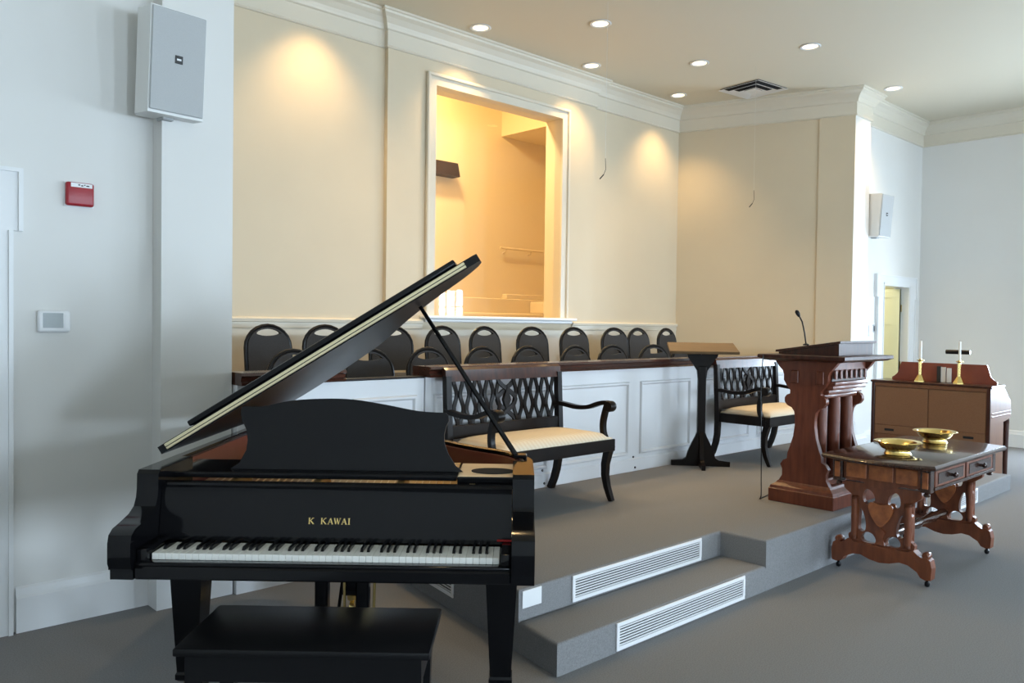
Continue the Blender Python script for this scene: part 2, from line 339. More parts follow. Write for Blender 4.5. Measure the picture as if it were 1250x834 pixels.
# shouldered door casings
def door_casing(x0, x1, y):
    m_ = MB(); w = .205; e = .042; zt = DZ
    m_.box(x0-w, x0, y-.03, y, 0, zt).box(x1, x1+w, y-.03, y, 0, zt).box(x0-w, x1+w, y-.03, y, zt, zt+.125)
    for s0, s1 in ((x0-w-e, x0-w), (x1+w, x1+w+e)): m_.box(s0, s1, y-.03, y, 1.98, zt+.125)
    q = .02
    m_.box(x0-w-e, x1+w+e, y-.042, y-.03, zt+.105, zt+.125).box(x0-w, x0-w+q, y-.042, y-.03, 0, 1.98).box(x1+w-q, x1+w, y-.042, y-.03, 0, 1.98)
    m_.box(x0-w-e, x0-w-e+q, y-.042, y-.03, 1.98, zt+.105).box(x1+w+e-q, x1+w+e, y-.042, y-.03, 1.98, zt+.105)
    m_.box(x0-.014, x0, y-.038, y-.03, 0, zt+.014).box(x1, x1+.014, y-.038, y-.03, 0, zt+.014).box(x0-.014, x1+.014, y-.038, y-.03, zt, zt+.014)
    # jamb lining
    m_.box(x0-.001, x0+.02, y-.03, y+T, 0, zt).box(x1-.02, x1+.001, y-.03, y+T, 0, zt).box(x0+.02, x1-.02, y-.03, y+T, zt-.02, zt+.001)
    return m_
struct('trim_7', 'white shouldered casing of the door at the left edge', door_casing(DLX0, DLX1, YF_), TRIM, 'door casing')
struct('trim_8', 'white shouldered casing of the open doorway on the right', door_casing(DRX0, DRX1, YF_), TRIM, 'door casing')
def panel_door(name, label, m_, loc, rz, W=.81, H=2.12):
    r = struct(name, label, None, None, 'door'); r.location = loc; r.rotation_euler = (0, 0, rz)
    MB().box(0, W, -.018, .018, .01, H).build('core', m_, r)
    fr = MB()
    for x0, x1 in ((0, .11), (W/2-.05, W/2+.05), (W-.11, W)): fr.box(x0, x1, -.026, .026, .01, H)
    for z0, z1 in ((.01, .24), (.86, 1.02), (1.62, 1.74), (H-.12, H)): fr.box(.11, W/2-.05, -.0255, .0255, z0, z1).box(W/2+.05, W-.11, -.0255, .0255, z0, z1)
    fr.build('rail_frame', m_, r)
    kx = W-.06
    MB().lathe([(.0, -.07), (.02, -.07), (.026, -.055), (.012, -.04), (.012, -.026), (.03, -.0262)], 14, M=Matrix.Translation((kx, 0, 1.0)) @ Matrix.Rotation(-PI/2, 4, 'X')).build('knob', GOLD, r, True)
    for z in (.25, 1.05, 1.85): MB().box(-.012, .004, -.03, -.016, z-.05, z+.05).build('hinge', GOLD, r)
    return r
panel_door('door_1', 'closed white panelled door at the left edge', TRIM, (DLX0+.025, YF_+.08, 0), 0)
panel_door('door_2', 'pale yellow panelled door standing open beyond the right doorway', DOORP, (DRX1-.055, YF_+.075, 0), math.radians(90))

# platform with steps
def xl(y): return 2.624+.19*(y-2.505)
NY, FY, PY = 2.77, 2.46, 4.42
RX = 9.04
def xr(y): return RX-.19*(y-2.505)
up_poly = [(xl(NY), NY), (4.40, NY), (4.40, FY), (6.9, FY), (6.9, NY), (xr(NY), NY), (xr(PY), PY), (xl(PY), PY)]
def bevel_build(mb, name, label, m_, cat, off=.02):
    es = [e for e in mb.bm.edges if abs(e.verts[0].co.z-e.verts[1].co.z) < 1e-5 and e.verts[0].co.z > .05 and len(e.link_faces) == 2 and abs(e.link_faces[0].normal.dot(e.link_faces[1].normal)) < .5]
    bmesh.ops.bevel(mb.bm, geom=es, offset=off, segments=3, affect='EDGES', profile=.5)
    return struct(name, label, mb, m_, cat, True)
def prism_n(poly, z0, z1):
    mb = MB().prism(poly, z0, z1); bmesh.ops.recalc_face_normals(mb.bm, faces=mb.bm.faces[:]); mb.bm.normal_update(); return mb
bevel_build(prism_n(up_poly, 0, .3), 'platform', 'grey carpeted stage platform in front of the choir', CARPET, 'platform')
bevel_build(prism_n([(xl(FY), FY), (4.40, FY), (4.40, NY), (xl(NY), NY)], 0, .15), 'step', 'carpeted lower step to the left of the pulpit', CARPET, 'step')
bevel_build(prism_n([(6.9, FY), (xr(FY), FY), (xr(NY), NY), (6.9, NY)], 0, .15), 'step', 'carpeted lower step in front of the organ', CARPET, 'step')
def choir_x(y, s): return (2.03+(y-4.475)*.3436) if s < 0 else (9.97-(y-4.49)*.3318)
for n, (y0, y1, z) in enumerate(((4.53, 5.5, .45), (5.5, 6.54, .62))):
    struct('choir_riser', ('lower', 'upper')[n]+' carpeted riser under the choir chairs', MB().prism([(choir_x(y0, -1)+.02, y0), (choir_x(y0, 1)-.02, y0), (choir_x(y1, 1)-.02, y1), (choir_x(y1, -1)+.02, y1)], 0, z), CARPET, 'riser')

# ================================================================== CHOIR PARTITION
cp = thing('choir_partition', 'white panelled choir partition with mahogany cap', 'partition', (0, 4.42, 0))
GX0, GX1 = 2.72, 3.36
MB().box(2.04, GX0-.006, 0, .10, 0, 1.19).box(GX1+.006, 9.95, 0, .10, 0, 1.19).build('body', PANELW, cp)
MB().box(GX0, GX1, .01, .06, .02, 1.185).build('gate', PANELW, cp)
for x0, x1 in ((2.12, 2.62), (2.80, 3.30), (3.43, 4.55), (4.67, 5.55), (5.70, 6.46), (6.62, 7.50), (7.65, 8.45), (8.6, 9.5)):
    z0, z1 = .44, 1.075; y = .01 if x0 == 2.80 else 0
    f = MB().sweep([(x0, z0), (x0, z1), (x1, z1), (x1, z0)], [(-.0, 0), (.010, -.016), (.022, -.016), (.030, -.006), (.034, 0)], True)
    f.xf(Matrix(((1, 0, 0, 0), (0, 0, 1, y), (0, 1, 0, 0), (0, 0, 0, 1)))); f.build('panel_moulding', PANELW, cp)
f = MB()
for x0, x1 in ((3.06, 9.95),): f.sweep([(3.06, 0), (9.95, 0)], [(0, .3), (.014, .3), (.014, .40), (.006, .41), (0, .41)])
f.build('base_board', PANELW, cp)
CAPP = [(.05, 1.19), (.055, 1.205), (.04, 1.215), (.045, 1.235), (.06, 1.245), (.055, 1.262), (-.14, 1.262), (-.15, 1.25), (-.14, 1.19)]
MB().sweep([(2.04, 0), (GX0-.006, 0)], CAPP).build('cap_rail', CAPW, cp)
MB().sweep([(GX1+.006, 0), (9.95, 0)], CAPP).build('cap_rail', CAPW, cp)
MB().box(GX0, GX1, -.002, .072, 1.1852, 1.20, .004).build('gate_cap', EBONY, cp)
for x, z in ((5.62, .42), (5.63, .33), (4.50, .43), (4.51, .33)): MB().lathe([(.009, 0), (.009, .006), (.004, .008)], 10, M=Matrix.Translation((x, -.014 if z < .41 else 0, z)) @ Matrix.Rotation(PI/2, 4, 'X')).build('jack', BLKM, cp)

# ================================================================== CHOIR CHAIRS
def make_chair(label):
    t = thing('stacking_chair', label, 'chair')
    hw, zt, zb = .205, .90, .50
    def hoop(s): return [(-hw*s, zb)]+[(-hw*s*1.0, .72)]+[(hw*s*math.cos(math.radians(180-a)), .72+(zt-.72-(1-s)*.205)*math.sin(math.radians(a))) for a in range(15, 166, 15)]+[(hw*s, .72), (hw*s, zb)]
    def by(z): return .20+(z-.45)*.10
    slot = arc(0, .842, .118, 188, 352, 10, .028)+arc(0, .815, .122, 12, 168, 10, .056)
    out = hoop(.93)
    f = MB().plate(out, [slot], -.016, .016, 'xz')
    for v in f.bm.verts: v.co.y += by(v.co.z)
    f.build('backrest', CHARC, t)
    f = MB().tube([(x, by(z), z) for x, z in [(-hw, .02), (-hw, .2)][:0]+hoop(1.0)], .0145, 8); f.build('back_frame', BLKM, t, True)
    f = MB().box(-.21, .21, -.23, .19, .42, .48, .025, 3); f.build('seat', CHARC, t, True)
    for s in (-1, 1):
        MB().tube([(s*hw, by(.5), .50), (s*hw, .195, .40), (s*(hw+.005), .26, .0)], .011, 8).build('leg', BLKM, t, True)
        MB().tube([(s*hw, .19, .41), (s*hw, -.19, .415), (s*(hw+.005), -.235, .0)], .011, 8).build('leg', BLKM, t, True)
    return t
ORD = ['first', 'second', 'third', 'fourth', 'fifth', 'sixth', 'seventh', 'eighth', 'ninth', 'tenth']
chair0 = None
ROWB = ((3.14, 4), (3.64, -3), (4.27, -14), (4.93, 0), (5.48, 2), (6.12, -6), (6.78, -6), (7.48, -7), (7.96, 0), (8.55, 3))
ROWF = ((2.86, 5), (3.44, -6), (4.03, 0), (4.62, 2), (5.16, 0), (5.79, 0), (6.32, -5), (6.96, -12), (7.53, -10))
for row, (spots, y, z) in enumerate(((ROWB, 5.98, .62), (ROWF, 5.03, .45))):
    for i, (x, a) in enumerate(spots):
        lb = 'charcoal stacking chair, %s from left in the %s choir row' % (ORD[i], ('back', 'front')[row])
        if chair0 is None: c = chair0 = make_chair(lb)
        else: c = copy_tree(chair0)
        c.location = (x, y, z); c.rotation_euler = (0, 0, math.radians(a)); c['label'] = lb; c['group'] = ('back row of choir chairs', 'front row of choir chairs')[row]

# ================================================================== GRAND PIANO
PK = Vector((1.493, 2.528, 0)); PA = math.radians(-43.6)
pn = thing('grand_piano', 'black lacquered grand piano with its lid propped open', 'piano', PK, PA)
HW = .735
RIM = [(-HW, .471)] + [(-HW, 1.72)] + smooth_poly([(-HW, 1.72), (-.66, 1.83), (-.45, 1.845), (-.18, 1.74), (.04, 1.56), (.18, 1.33), (.31, 1.08), (.47, .88), (.64, .72), (.715, .58), (HW, .485)], False, 4)[1:] + [(HW, .471)]
def inset(P, d_):                                   # offset open outline to its right (interior)
    out = []
    for i, p in enumerate(P):
        a = Vector(P[max(i-1, 0)]); b = Vector(P[min(i+1, len(P)-1)]); t = (b-a).normalized(); out.append((p[0]+t.y*d_, p[1]-t.x*d_))
    return out
IN1 = inset(RIM, .035); IN2 = inset(RIM, .055)
MB().plate(RIM+IN1[::-1], [], .66, 1.0).build('rim', BLACK, pn, True, 30)
MB().plate(IN1+IN2[::-1], [], .68, .985).build('inner_rim', REDW, pn, True, 30)
MB().prism(IN2, .7005, .74).build('soundboard', MAPLE, pn)
MB().prism([(x*.97, .475+(y-.47)*.97) for x, y in IN2], .86, .875).build('iron_plate', IRON, pn)
f = MB()
for i in range(40):
    x = -.58+i*1.12/39; L = 1.62-max(0, (x+.55))*.95
    f.tube([(x, .46, .893), (x-.06*(1-i/39), max(.6, L), .893)], .0016, 4, False)
f.build('strings', HINGE, pn)
ARM = [(.47, 1.0), (.165, 1.0), (.150, .985), (.148, .93), (.142, .90), (.125, .872), (.085, .852), (.02, .838), (-.035, .828), (-.062, .812), (-.07, .785), (-.07, .715), (-.062, .70), (-.062, .692), (-.05, .688), (-.05, .655), (.47, .655)]
for s in (-1, 1):
    f = MB().plate(ARM, [], min(s*HW, s*.655), max(s*HW, s*.655), 'yz'); f.build('arm', BLACK, pn, True, 30)
    MB().box(min(s*.617, s*.654), max(s*.617, s*.654), -.03, .15, .70, .757, .006, 2).build('key_block', BLACK, pn, True)
MB().box(-.654, .654, -.05, .45, .655, .70, .006).build('key_bed', BLACK, pn)
MB().box(-.654, .654, -.045, -.006, .70, .714, .004, 2).build('key_slip', BLACK, pn, True)
kb = MB().box(-.616, .616, 0, .16, .7005, .712).build('keyboard', BLACKS, pn)
WK = MB().box(-.0114, .0114, 0, .15, .712, .735, .0015).mesh('white_key', IVORY)
BKm = MB(); BKm.raw([(-.0055, 0, .735), (.0055, 0, .735), (.0055, .1, .735), (-.0055, .1, .735), (-.0045, .010, .747), (.0045, .010, .747), (.0045, .1, .748), (-.0045, .1, .748)], [(0, 3, 2, 1), (4, 5, 6, 7), (0, 1, 5, 4), (1, 2, 6, 5), (2, 3, 7, 6), (3, 0, 4, 7)])
BKme = BKm.mesh('black_key', BLACK)
for i in range(52):
    x = -.6125+(i+.5)*1.225/52; link('white_key', WK, kb, (x, 0, 0))
    if i < 51 and 'ABCDEFG'[i % 7] in 'ACDFG': link('black_key', BKme, kb, (x+1.225/104, .05, 0))
MB().box(.6, .6535, .136, .149, .7575, .7615).build('name_felt', REDF, pn)
fb = MB().plate([(.160, .739), (.150, .742), (.150, .77), (.175, .90), (.180, .93), (.176, .942), (.182, .95), (.196, .95), (.205, .935), (.19, .739)], [], -.653, .653, 'yz').build('fallboard', BLACK, pn, True, 40)
# lettering on the fallboard, built from strokes (letter box 1 x 1)
def strokes(ch):
    bar = lambda x0, y0, x1, y1, w_: ((x0, y0), (x1, y1), w_)
    S = {'K': [bar(.14, 0, .14, 1, .15), bar(.14, .42, .82, 1, .07), bar(.34, .58, .86, 0, .16), bar(0, 0, .3, 0, .06), bar(0, 1, .3, 1, .06), bar(.68, 0, 1, 0, .06), bar(.66, 1, .96, 1, .06)],
         'A': [bar(.12, 0, .5, 1, .07), bar(.5, 1, .86, 0, .16), bar(.25, .35, .73, .35, .06), bar(0, 0, .26, 0, .06), bar(.7, 0, 1, 0, .06)],
         'W': [bar(.1, 1, .34, 0, .15), bar(.34, 0, .62, 1, .06), bar(.56, 1, .84, 0, .15), bar(.84, 0, 1.12, 1, .06), bar(0, 1, .24, 1, .06), bar(.98, 1, 1.24, 1, .06)],
         'I': [bar(.2, 0, .2, 1, .16), bar(.02, 0, .38, 0, .06), bar(.02, 1, .38, 1, .06)]}
    return S[ch]
hh = .021; x = -.1
for ch, adv in (('K', .046), ('K', .0245), ('A', .0235), ('W', .0275), ('A', .0245), ('I', .012)):
    f = MB()
    for (a0, b0), (a1, b1), w_ in strokes(ch):
        A = Vector((a0*.021, b0*hh)); B = Vector((a1*.021, b1*hh)); dd = (B-A).normalized(); nv = Vector((-dd.y, dd.x))*w_*.021*.62
        P4 = [A-nv, A+nv, B+nv, B-nv]
        def Q(p, o): z = .808+p.y; yy = .150+(z-.77)*(.025/.13); return (x+p.x, yy-o, z)
        f.raw([Q(p, .0004) for p in P4]+[Q(p, .0016) for p in P4], [(0, 1, 2, 3), (4, 5, 6, 7), (0, 1, 5, 4), (1, 2, 6, 5), (2, 3, 7, 6), (3, 0, 4, 7)])
    f.build('letter', GOLD, fb); x += adv
MB().box(-.655, .655, .207, .24, .935, .948, .003).build('fallboard_rail', BLACK, pn)
MB().box(-.654, .654, .215, .46, .88, .90).build('pin_block', MAPLE, pn)
for x in (-.42, -.1, .22, .5): MB().box(x-.014, x+.014, .215, .46, .90, .945, .004).build('plate_strut', IRON, pn)
MB().box(-.678, .44, .268, .56, .952, .975, .004).build('music_shelf', BLACK, pn)
MB().box(.442, .678, .268, .56, .94, .972, .003).build('side_shelf', SHELFREF, pn)  # black shelf end coloured with its reflection of the warm alcove
MB().box(.442, .678, .262, .2675, .93, .971, .003).build('side_shelf_edge', BLACK, pn)
MB().lathe([(.001, .9725), (.085, .9725), (.085, .9755), (.001, .9755)], 28).xf(Matrix.Translation((.575, .38, 0)) @ Matrix.Diagonal((1, .72, 1, 1))).build('dark_oval', DARK, pn)  # flat dark oval on the shelf end
DK = [(-.455, .976), (-.42, 1.0), (-.395, 1.05), (-.392, 1.09), (-.40, 1.13), (-.415, 1.16), (-.425, 1.19), (-.425, 1.215)] + smooth_poly([(-.415, 1.222), (-.34, 1.222), (-.23, 1.246), (-.10, 1.256), (.02, 1.254), (.15, 1.235), (.28, 1.212), (.385, 1.207)], False, 4) + [(.398, 1.195), (.399, 1.175), (.388, 1.15), (.382, 1.12), (.384, 1.085), (.40, 1.045), (.43, 1.0), (.46, .976)]
f = MB().plate(DK, [], .0, .018, 'xz')
f.xf(Matrix.Translation((0, .335, .976)) @ Matrix.Rotation(math.radians(-9), 4, 'X') @ Matrix.Translation((0, 0, -.976)))
f.build('music_desk', BLACKS, pn, True, 30)
# lid, folded front flap, brass hinge
TH = math.radians(32); LM = Matrix.Translation((-HW, 0, 1.025)) @ Matrix.Rotation(-TH, 4, 'Y')
LID = [(0, .36), (1.455, .36), (1.475, .375), (1.475, .47)] + smooth_poly([(1.455, .56), (1.37, .70), (1.19, .86), (1.03, 1.08), (.90, 1.34), (.77, 1.57), (.55, 1.75), (.28, 1.86), (.07, 1.85), (0, 1.75)], False, 3)
MB().plate(LID, [], 0, .032).xf(LM).build('lid', BLACKS, pn, True, 30)
MB().box(.15, 1.385, .363, .80, .036, .060, .006, 2).xf(LM).build('lid_flap', BLACK, pn, True)
hg = MB().box(.03, 1.415, .354, .3595, .004, .029, .002).xf(LM).build('lid_hinge', HINGE, pn)
MB().box(.03, 1.415, .352, .3538, .0145, .0175).xf(LM).build('hinge_seam', BLKM, hg)
pt = LM @ Vector((1.145, .73, -.004)); pb = Vector((.675, .56, .995))
MB().tube([pb, pb.lerp(pt, .5), pt], [.012, .011, .009], 8).build('lid_prop', BLACK, pn, True)
MB().box(.655, .712, .53, .59, 1.0005, 1.014, .004).build('prop_cup', BLACK, pn)
LEG = [(.068, .655), (.068, .60), (.062, .575), (.064, .56), (.042, .14), (.047, .13), (.047, .11), (.036, .10)]
for x, y in ((-.645, .44), (.615, .44), (-.20, 1.50)):
    f = MB()
    rings = []
    for r, z in LEG: rings.append([f.bm.verts.new((x+sx*r, y+sy*r, z)) for sx, sy in ((-1, -1), (1, -1), (1, 1), (-1, 1))])
    for A, B in zip(rings, rings[1:]):
        for k in range(4): f.bm.faces.new((A[k], A[(k+1) % 4], B[(k+1) % 4], B[k]))
    f.bm.faces.new(rings[0]); f.bm.faces.new(rings[-1])
    lg = f.build('leg', BLACK, pn)
    MB().lathe([(.012, .104), (.03, .10), (.026, .07), (.012, .06), (.012, .045)], 14, (x, y, 0)).build('ferrule', GOLD, lg, True)
    MB().lathe([(.01, -.012), (.028, -.012), (.031, 0), (.028, .012), (.01, .012)], 16, M=Matrix.Translation((x, y, .031)) @ Matrix.Rotation(PI/2, 4, 'Y')).build('caster', GOLD, lg, True)
ly = MB().box(-.24, .08, .60, .72, .10, .17, .01, 2).build('pedal_lyre', BLACK, pn)
for x in (-.165, .012): MB().box(x-.028, x+.028, .635, .69, .17, .655, .006).build('pillar', BLACK, ly)
for x, x2 in ((-.062, -.062), (.072, .06)): MB().tube([(x, .62, .655), (x2, .64, .17)], .006, 8).build('pedal_rod', GOLD, ly, True)
for x in (-.15, -.08, -.01): MB().box(x-.016, x+.016, .50, .62, .085, .097, .004, 2).build('pedal', GOLD, ly)
for x in (-.12, .0): MB().tube([(x, .70, .14), (x, 1.05, .658)], .008, 8).build('lyre_brace', BLACK, ly, True)

# piano bench
pbx = thing('piano_bench', 'flat black wooden bench in front of the grand piano', 'bench', PK + Matrix.Rotation(PA, 3, 'Z') @ Vector((-.035, .025, 0)), PA)
MB().box(-.425, .425, -.215, .215, .445, .472, .006, 2).build('lid', BLACKS, pbx, True)
MB().box(-.395, .395, -.185, .185, .352, .445).build('box', BLACKS, pbx)
for sx in (-1, 1):
    for sy in (-1, 1):
        MB().strip([(sx*.365, sy*.155, .352), (sx*.365, sy*.155, .0)], lambda t: .06-.02*t, lambda t: .06-.02*t).build('leg', BLACKS, pbx)

# ================================================================== SETTEES
def make_settee(label):
    t = thing('settee', label, 'settee'); hw = .555
    def ybk(z): return .235+max(0, z-.45)*.05+max(0, .3-z)**2*.9           # rear post line
    for s in (-1, 1):
        MB().strip([(s*(hw-.015), ybk(z), z) for z in [0, .08, .16, .24, .32, .42, .5, .6, .7, .8, .9]], lambda q: .045, lambda q: .05-.012*abs(q-.5)).build('rear_post', EBONY, t, True)
        MB().strip([(s*(hw-.03), -.285+.055*math.sin(PI*min(1, (.40-z)/.40))-.02*(1-z/.4), z) for z in [.40, .34, .26, .18, .1, .04, 0]], lambda q: .052-.02*q, lambda q: .055-.022*q).build('front_leg', EBONY, t, True)
        ap = smooth_poly([(.26, .665), (.16, .655), (.05, .645), (-.06, .655), (-.15, .685), (-.22, .70), (-.27, .69)], False, 4)
        ar = MB().strip([(s*(hw-.012), y, z) for y, z in ap], .045, .03).build('arm', EBONY, t, True)
        MB().lathe([(.001, -.03), (.036, -.03), (.04, -.02), (.04, .02), (.036, .03), (.001, .03)], 16, M=Matrix.Translation((s*(hw-.012), -.262, .675)) @ Matrix.Rotation(PI/2, 4, 'Y')).build('arm_scroll', EBONY, ar, True)
        sp = smooth_poly([(-.235, .68), (-.215, .62), (-.20, .55), (-.205, .48), (-.235, .42)], False, 4)
        MB().strip([(s*(hw-.012), y, z) for y, z in sp], .036, .036).build('arm_support', EBONY, t, True)
    MB().box(-hw+.003, hw-.003, -.31, -.265, .36, .445, .004).build('seat_rail', EBONY, t)
    for s in (-1, 1): MB().box(min(s*(hw-.045), s*(hw-.003)), max(s*(hw-.045), s*(hw-.003)), -.265, .225, .36, .445, .003).build('side_rail', EBONY, t)
    MB().box(-hw+.045, hw-.045, .19, .225, .36, .445).build('back_seat_rail', EBONY, t)
    # cushion with crowned top
    f = MB(); nx, ny = 20, 10; cw, cd0, cd1 = hw-.02, -.30, .215; V = []
    for j in range(ny+1):
        for i in range(nx+1):
            a = -1+2*i/nx; b = -1+2*j/ny; cr = (1-abs(a)**6)*(1-abs(b)**5)
            V.append((a*cw*(1-.012*(1-cr)), (cd0+cd1)/2+b*(cd1-cd0)/2, .455+.05*cr**.5))
    n0 = len(V); V += [(x, y, .446) for x, y, z in V]; F = []
    g = lambda i, j: j*(nx+1)+i
    for j in range(ny):
        for i in range(nx): F += [(g(i, j), g(i+1, j), g(i+1, j+1), g(i, j+1)), tuple(n0+q for q in (g(i, j), g(i, j+1), g(i+1, j+1), g(i+1, j)))]
    ring = [g(i, 0) for i in range(nx+1)]+[g(nx, j) for j in range(1, ny+1)]+[g(i, ny) for i in range(nx-1, -1, -1)]+[g(0, j) for j in range(ny-1, 0, -1)]
    for a, b in zip(ring, ring[1:]+ring[:1]): F.append((a, b, n0+b, n0+a))
    f.raw(V, F).build('cushion', CREAM, t, True, 60)
    # back: rolled top rail, lower rail, interlaced slats
    yt = ybk(.9)
    f = MB().plate([(yt-.02, .862), (yt+.02, .862), (yt+.022, .90), (yt+.034, .935), (yt+.03, .952), (yt+.015, .956), (yt-.008, .940), (yt-.012, .90)], [], -hw-.005, hw+.005, 'yz'); f.build('top_rail', MAHOD, t, True, 40)
    MB().box(-hw+.03, hw-.03, ybk(.52)-.018, ybk(.52)+.018, .475, .565, .004).build('lower_rail', EBONY, t)
    n = 18
    for i in range(n):
        x0 = -hw+.055+(i+.5)*(2*hw-.11)/n; ph = PI*(i % 2)
        if abs(x0) < .07: continue
        pts = []
        for q in range(13):
            z = .56+.31*q/12; pts.append((x0+.0165*math.cos(2*PI*q/12*1.5+ph), ybk(z)+(.006 if i % 2 else -.006)*math.sin(2*PI*q/12*1.25), z))
        MB().strip(pts, .027, .012).build('slat', EBONY, t)
    for s in (-1, 1):
        pts = [(s*.085*math.cos(PI*q/12*2.0), ybk(.56+.31*q/12)+s*.005, .56+.31*q/12) for q in range(13)]
        MB().strip(pts, .03, .014).build('splat', EBONY, t)
    MB().plate([(0, .62), (.035, .715), (0, .81), (-.035, .715)], [], ybk(.71)-.012, ybk(.71)+.012, 'xz').build('lozenge', EBONY, t)
    return t
s1 = make_settee('dark wood settee with cream cushion beside the grand piano'); s1.location = (4.0, 4.05, .3); s1['group'] = 'matching settees against the choir partition'
s2 = copy_tree(s1); s2.location = (7.26, 4.05, .3); s2['label'] = 'dark wood settee with cream seat behind the pulpit'

# ================================================================== READING STAND
rs = thing('reading_stand', 'slim dark wooden reading stand between the two settees', 'lectern', (6.30, 4.19, .3), math.radians(-50))
prof = lambda: [(-.26, 0), (.26, 0), (.26, .045), (.16, .055), (.13, .075), (.115, .13), (.085, .20), (.05, .27), (.036, .31), (-.036, .31), (-.05, .27), (-.085, .20), (-.115, .13), (-.13, .075), (-.16, .055), (-.26, .045)]
MB().plate(prof(), [], -.018, .018, 'xz').build('foot', EBONY, rs)
MB().plate(prof(), [], -.0175, .0175, 'yz').build('foot', EBONY, rs)
MB().box(-.036, .036, -.036, .036, .29, .90, .004).build('post', EBONY, rs)
top = [(-.036, .78), (-.045, .86), (-.09, .93), (-.13, .985), (-.14, 1.01), (.14, 1.01), (.13, .985), (.09, .93), (.045, .86), (.036, .78)]
MB().plate(top, [], -.030, .030, 'xz').build('bracket', EBONY, rs)
MB().box(-.30, .30, -.20, .20, -.012, .014, .004).xf(Matrix.Translation((0, .0, 1.06)) @ Matrix.Rotation(math.radians(10), 4, 'X')).build('board', OAK, rs)
MB().plate([(-.15, 1.005), (.15, 1.005), (.15, 1.072), (-.15, 1.02)], [], -.02, .02, 'yz').build('wedge', EBONY, rs)

# ================================================================== PULPIT
pp = thing('pulpit', 'carved mahogany pulpit at the front of the platform', 'pulpit', (5.80, 2.795, .3))
BX, BYd = .355, .245
MB().box(-BX, BX, -BYd, BYd, 0, .095, .004).build('plinth', MAHO, pp)
f = MB(); rings = []
for o, z in ((-.006, .0955), (-.012, .115), (-.04, .135), (-.05, .15)):
    rings.append([f.bm.verts.new((sx*(BX+o), sy*(BYd+o), z)) for sx, sy in ((-1, -1), (1, -1), (1, 1), (-1, 1))])
for A, B in zip(rings, rings[1:]):
    for k in range(4): f.bm.faces.new((A[k], A[(k+1) % 4], B[(k+1) % 4], B[k]))
f.bm.faces.new(rings[0]); f.bm.faces.new(rings[-1]); f.build('base_moulding', MAHO, pp)
PR = [(.15, .19), (.19, .165), (.235, .165), (.27, .18), (.30, .16), (.315, .13), (.36, .125), (.40, .11), (.48, .085), (.56, .074), (.62, .074), (.66, .082), (.685, .10), (.70, .135), (.725, .155), (.755, .155), (.775, .14), (.785, .115), (.81, .115), (.84, .14), (.88, .165), (.92, .165), (.95, .175), (.98, .205), (1.02, .235)]
sil = [(-hw_, z) for z, hw_ in PR]+[(hw_, z) for z, hw_ in reversed(PR)]
for s in (-1, 1):
    x0, x1 = sorted((s*.305, s*.265))
    MB().plate(sil, [], x0, x1, 'yz').build('side_panel', MAHO, pp, True, 40)
    MB().box(*sorted((s*.318, s*.3055)), -.14, -.08, .86, .955, .006).build('corbel', MAHO, pp)
    MB().box(*sorted((s*.318, s*.3055)), .05, .11, .86, .955, .006).build('corbel', MAHO, pp)
MB().box(-.2645, .2645, -.01, .02, .15, 1.02).build('back_panel', MAHOD, pp)
MB().box(-.2645, .2645, -.16, -.011, .15, .20, .01).build('bottom_ledge', MAHO, pp)
MB().box(-.2645, .2645, -.18, -.011, .955, 1.02, .004).build('frieze', MAHO, pp)
for i in range(7): MB().box(-.25+i*.0786, -.25+i*.0786+.03, -.195, -.1805, .90, .965, .004).build('dentil', MAHO, pp)
MB().box(-.2645, .2645, -.175, -.011, .885, .954).build('dentil_board', MAHOD, pp)
for i, (o, z0, z1) in enumerate(((.20, .855, .884), (.185, .825, .8545), (.155, .79, .8245), (.12, .76, .7895))): MB().box(-.2645, .2645, -o, -.011, z0, z1, .006, 2).build('cornice_step', MAHO, pp, True)
for x in (-.2, 0, .2):
    MB().lathe([(.04, .20), (.04, .225), (.028, .235), (.03, .26), (.022, .30), (.026, .45), (.026, .55), (.022, .66), (.03, .69), (.028, .72), (.042, .735), (.042, .76)], 16, (x, -.07, 0)).build('column', MAHO, pp, True)
for x in (-.1, .1):
    f = MB().plate([(x-.075, .25), (x+.075, .25), (x+.075, .60)]+arc(x, .60, .075, 0, 180, 8)[1:], [[(x-.05, .28), (x+.05, .28), (x+.05, .60)]+arc(x, .60, .05, 0, 180, 8)[1:]], -.025, -.0105, 'xz'); f.build('arch', MAHO, pp)
    MB().lathe([(.001, -.02), (.02, -.016), (.03, -.0), (.001, 0)], 12, M=Matrix.Translation((x, -.0105, .70)) @ Matrix.Rotation(PI/2, 4, 'X')).build('rosette', MAHO, pp, True)
SH = [(0, 1.02), (.0, 1.02), (.03, 1.025), (.05, 1.036), (.06, 1.04), (.06, 1.062), (.05, 1.066), (0, 1.066)]
f = MB().box(-.34, .34, -.265, .265, 1.021, 1.0655); f.sweep([(-.34, -.265), (-.34, .265), (.34, .265), (.34, -.265)][::-1], SH[1:], True); f.build('top_shelf', MAHOD, pp)
f = MB().raw([(x, y, z) for x in (-.275, .275) for y, z in ((-.225, 1.0665), (.225, 1.0665), (.225, 1.082), (-.225, 1.15))], [(0, 1, 2, 3), (7, 6, 5, 4), (0, 4, 5, 1), (1, 5, 6, 2), (2, 6, 7, 3), (3, 7, 4, 0)])
f.build('desk_box', MAHOD, pp)
f = MB().raw([(x, y, z) for x in (-.292, .292) for y, z in ((-.242, 1.1532), (.242, 1.0805), (.242, 1.096), (-.242, 1.169))], [(0, 1, 2, 3), (7, 6, 5, 4), (0, 4, 5, 1), (1, 5, 6, 2), (2, 6, 7, 3), (3, 7, 4, 0)])
f.build('desk_top', MAHOD, pp)
mc = thing('gooseneck_microphone', 'black gooseneck microphone rising from the pulpit desk', 'microphone', (5.62, 2.86, 1.431))
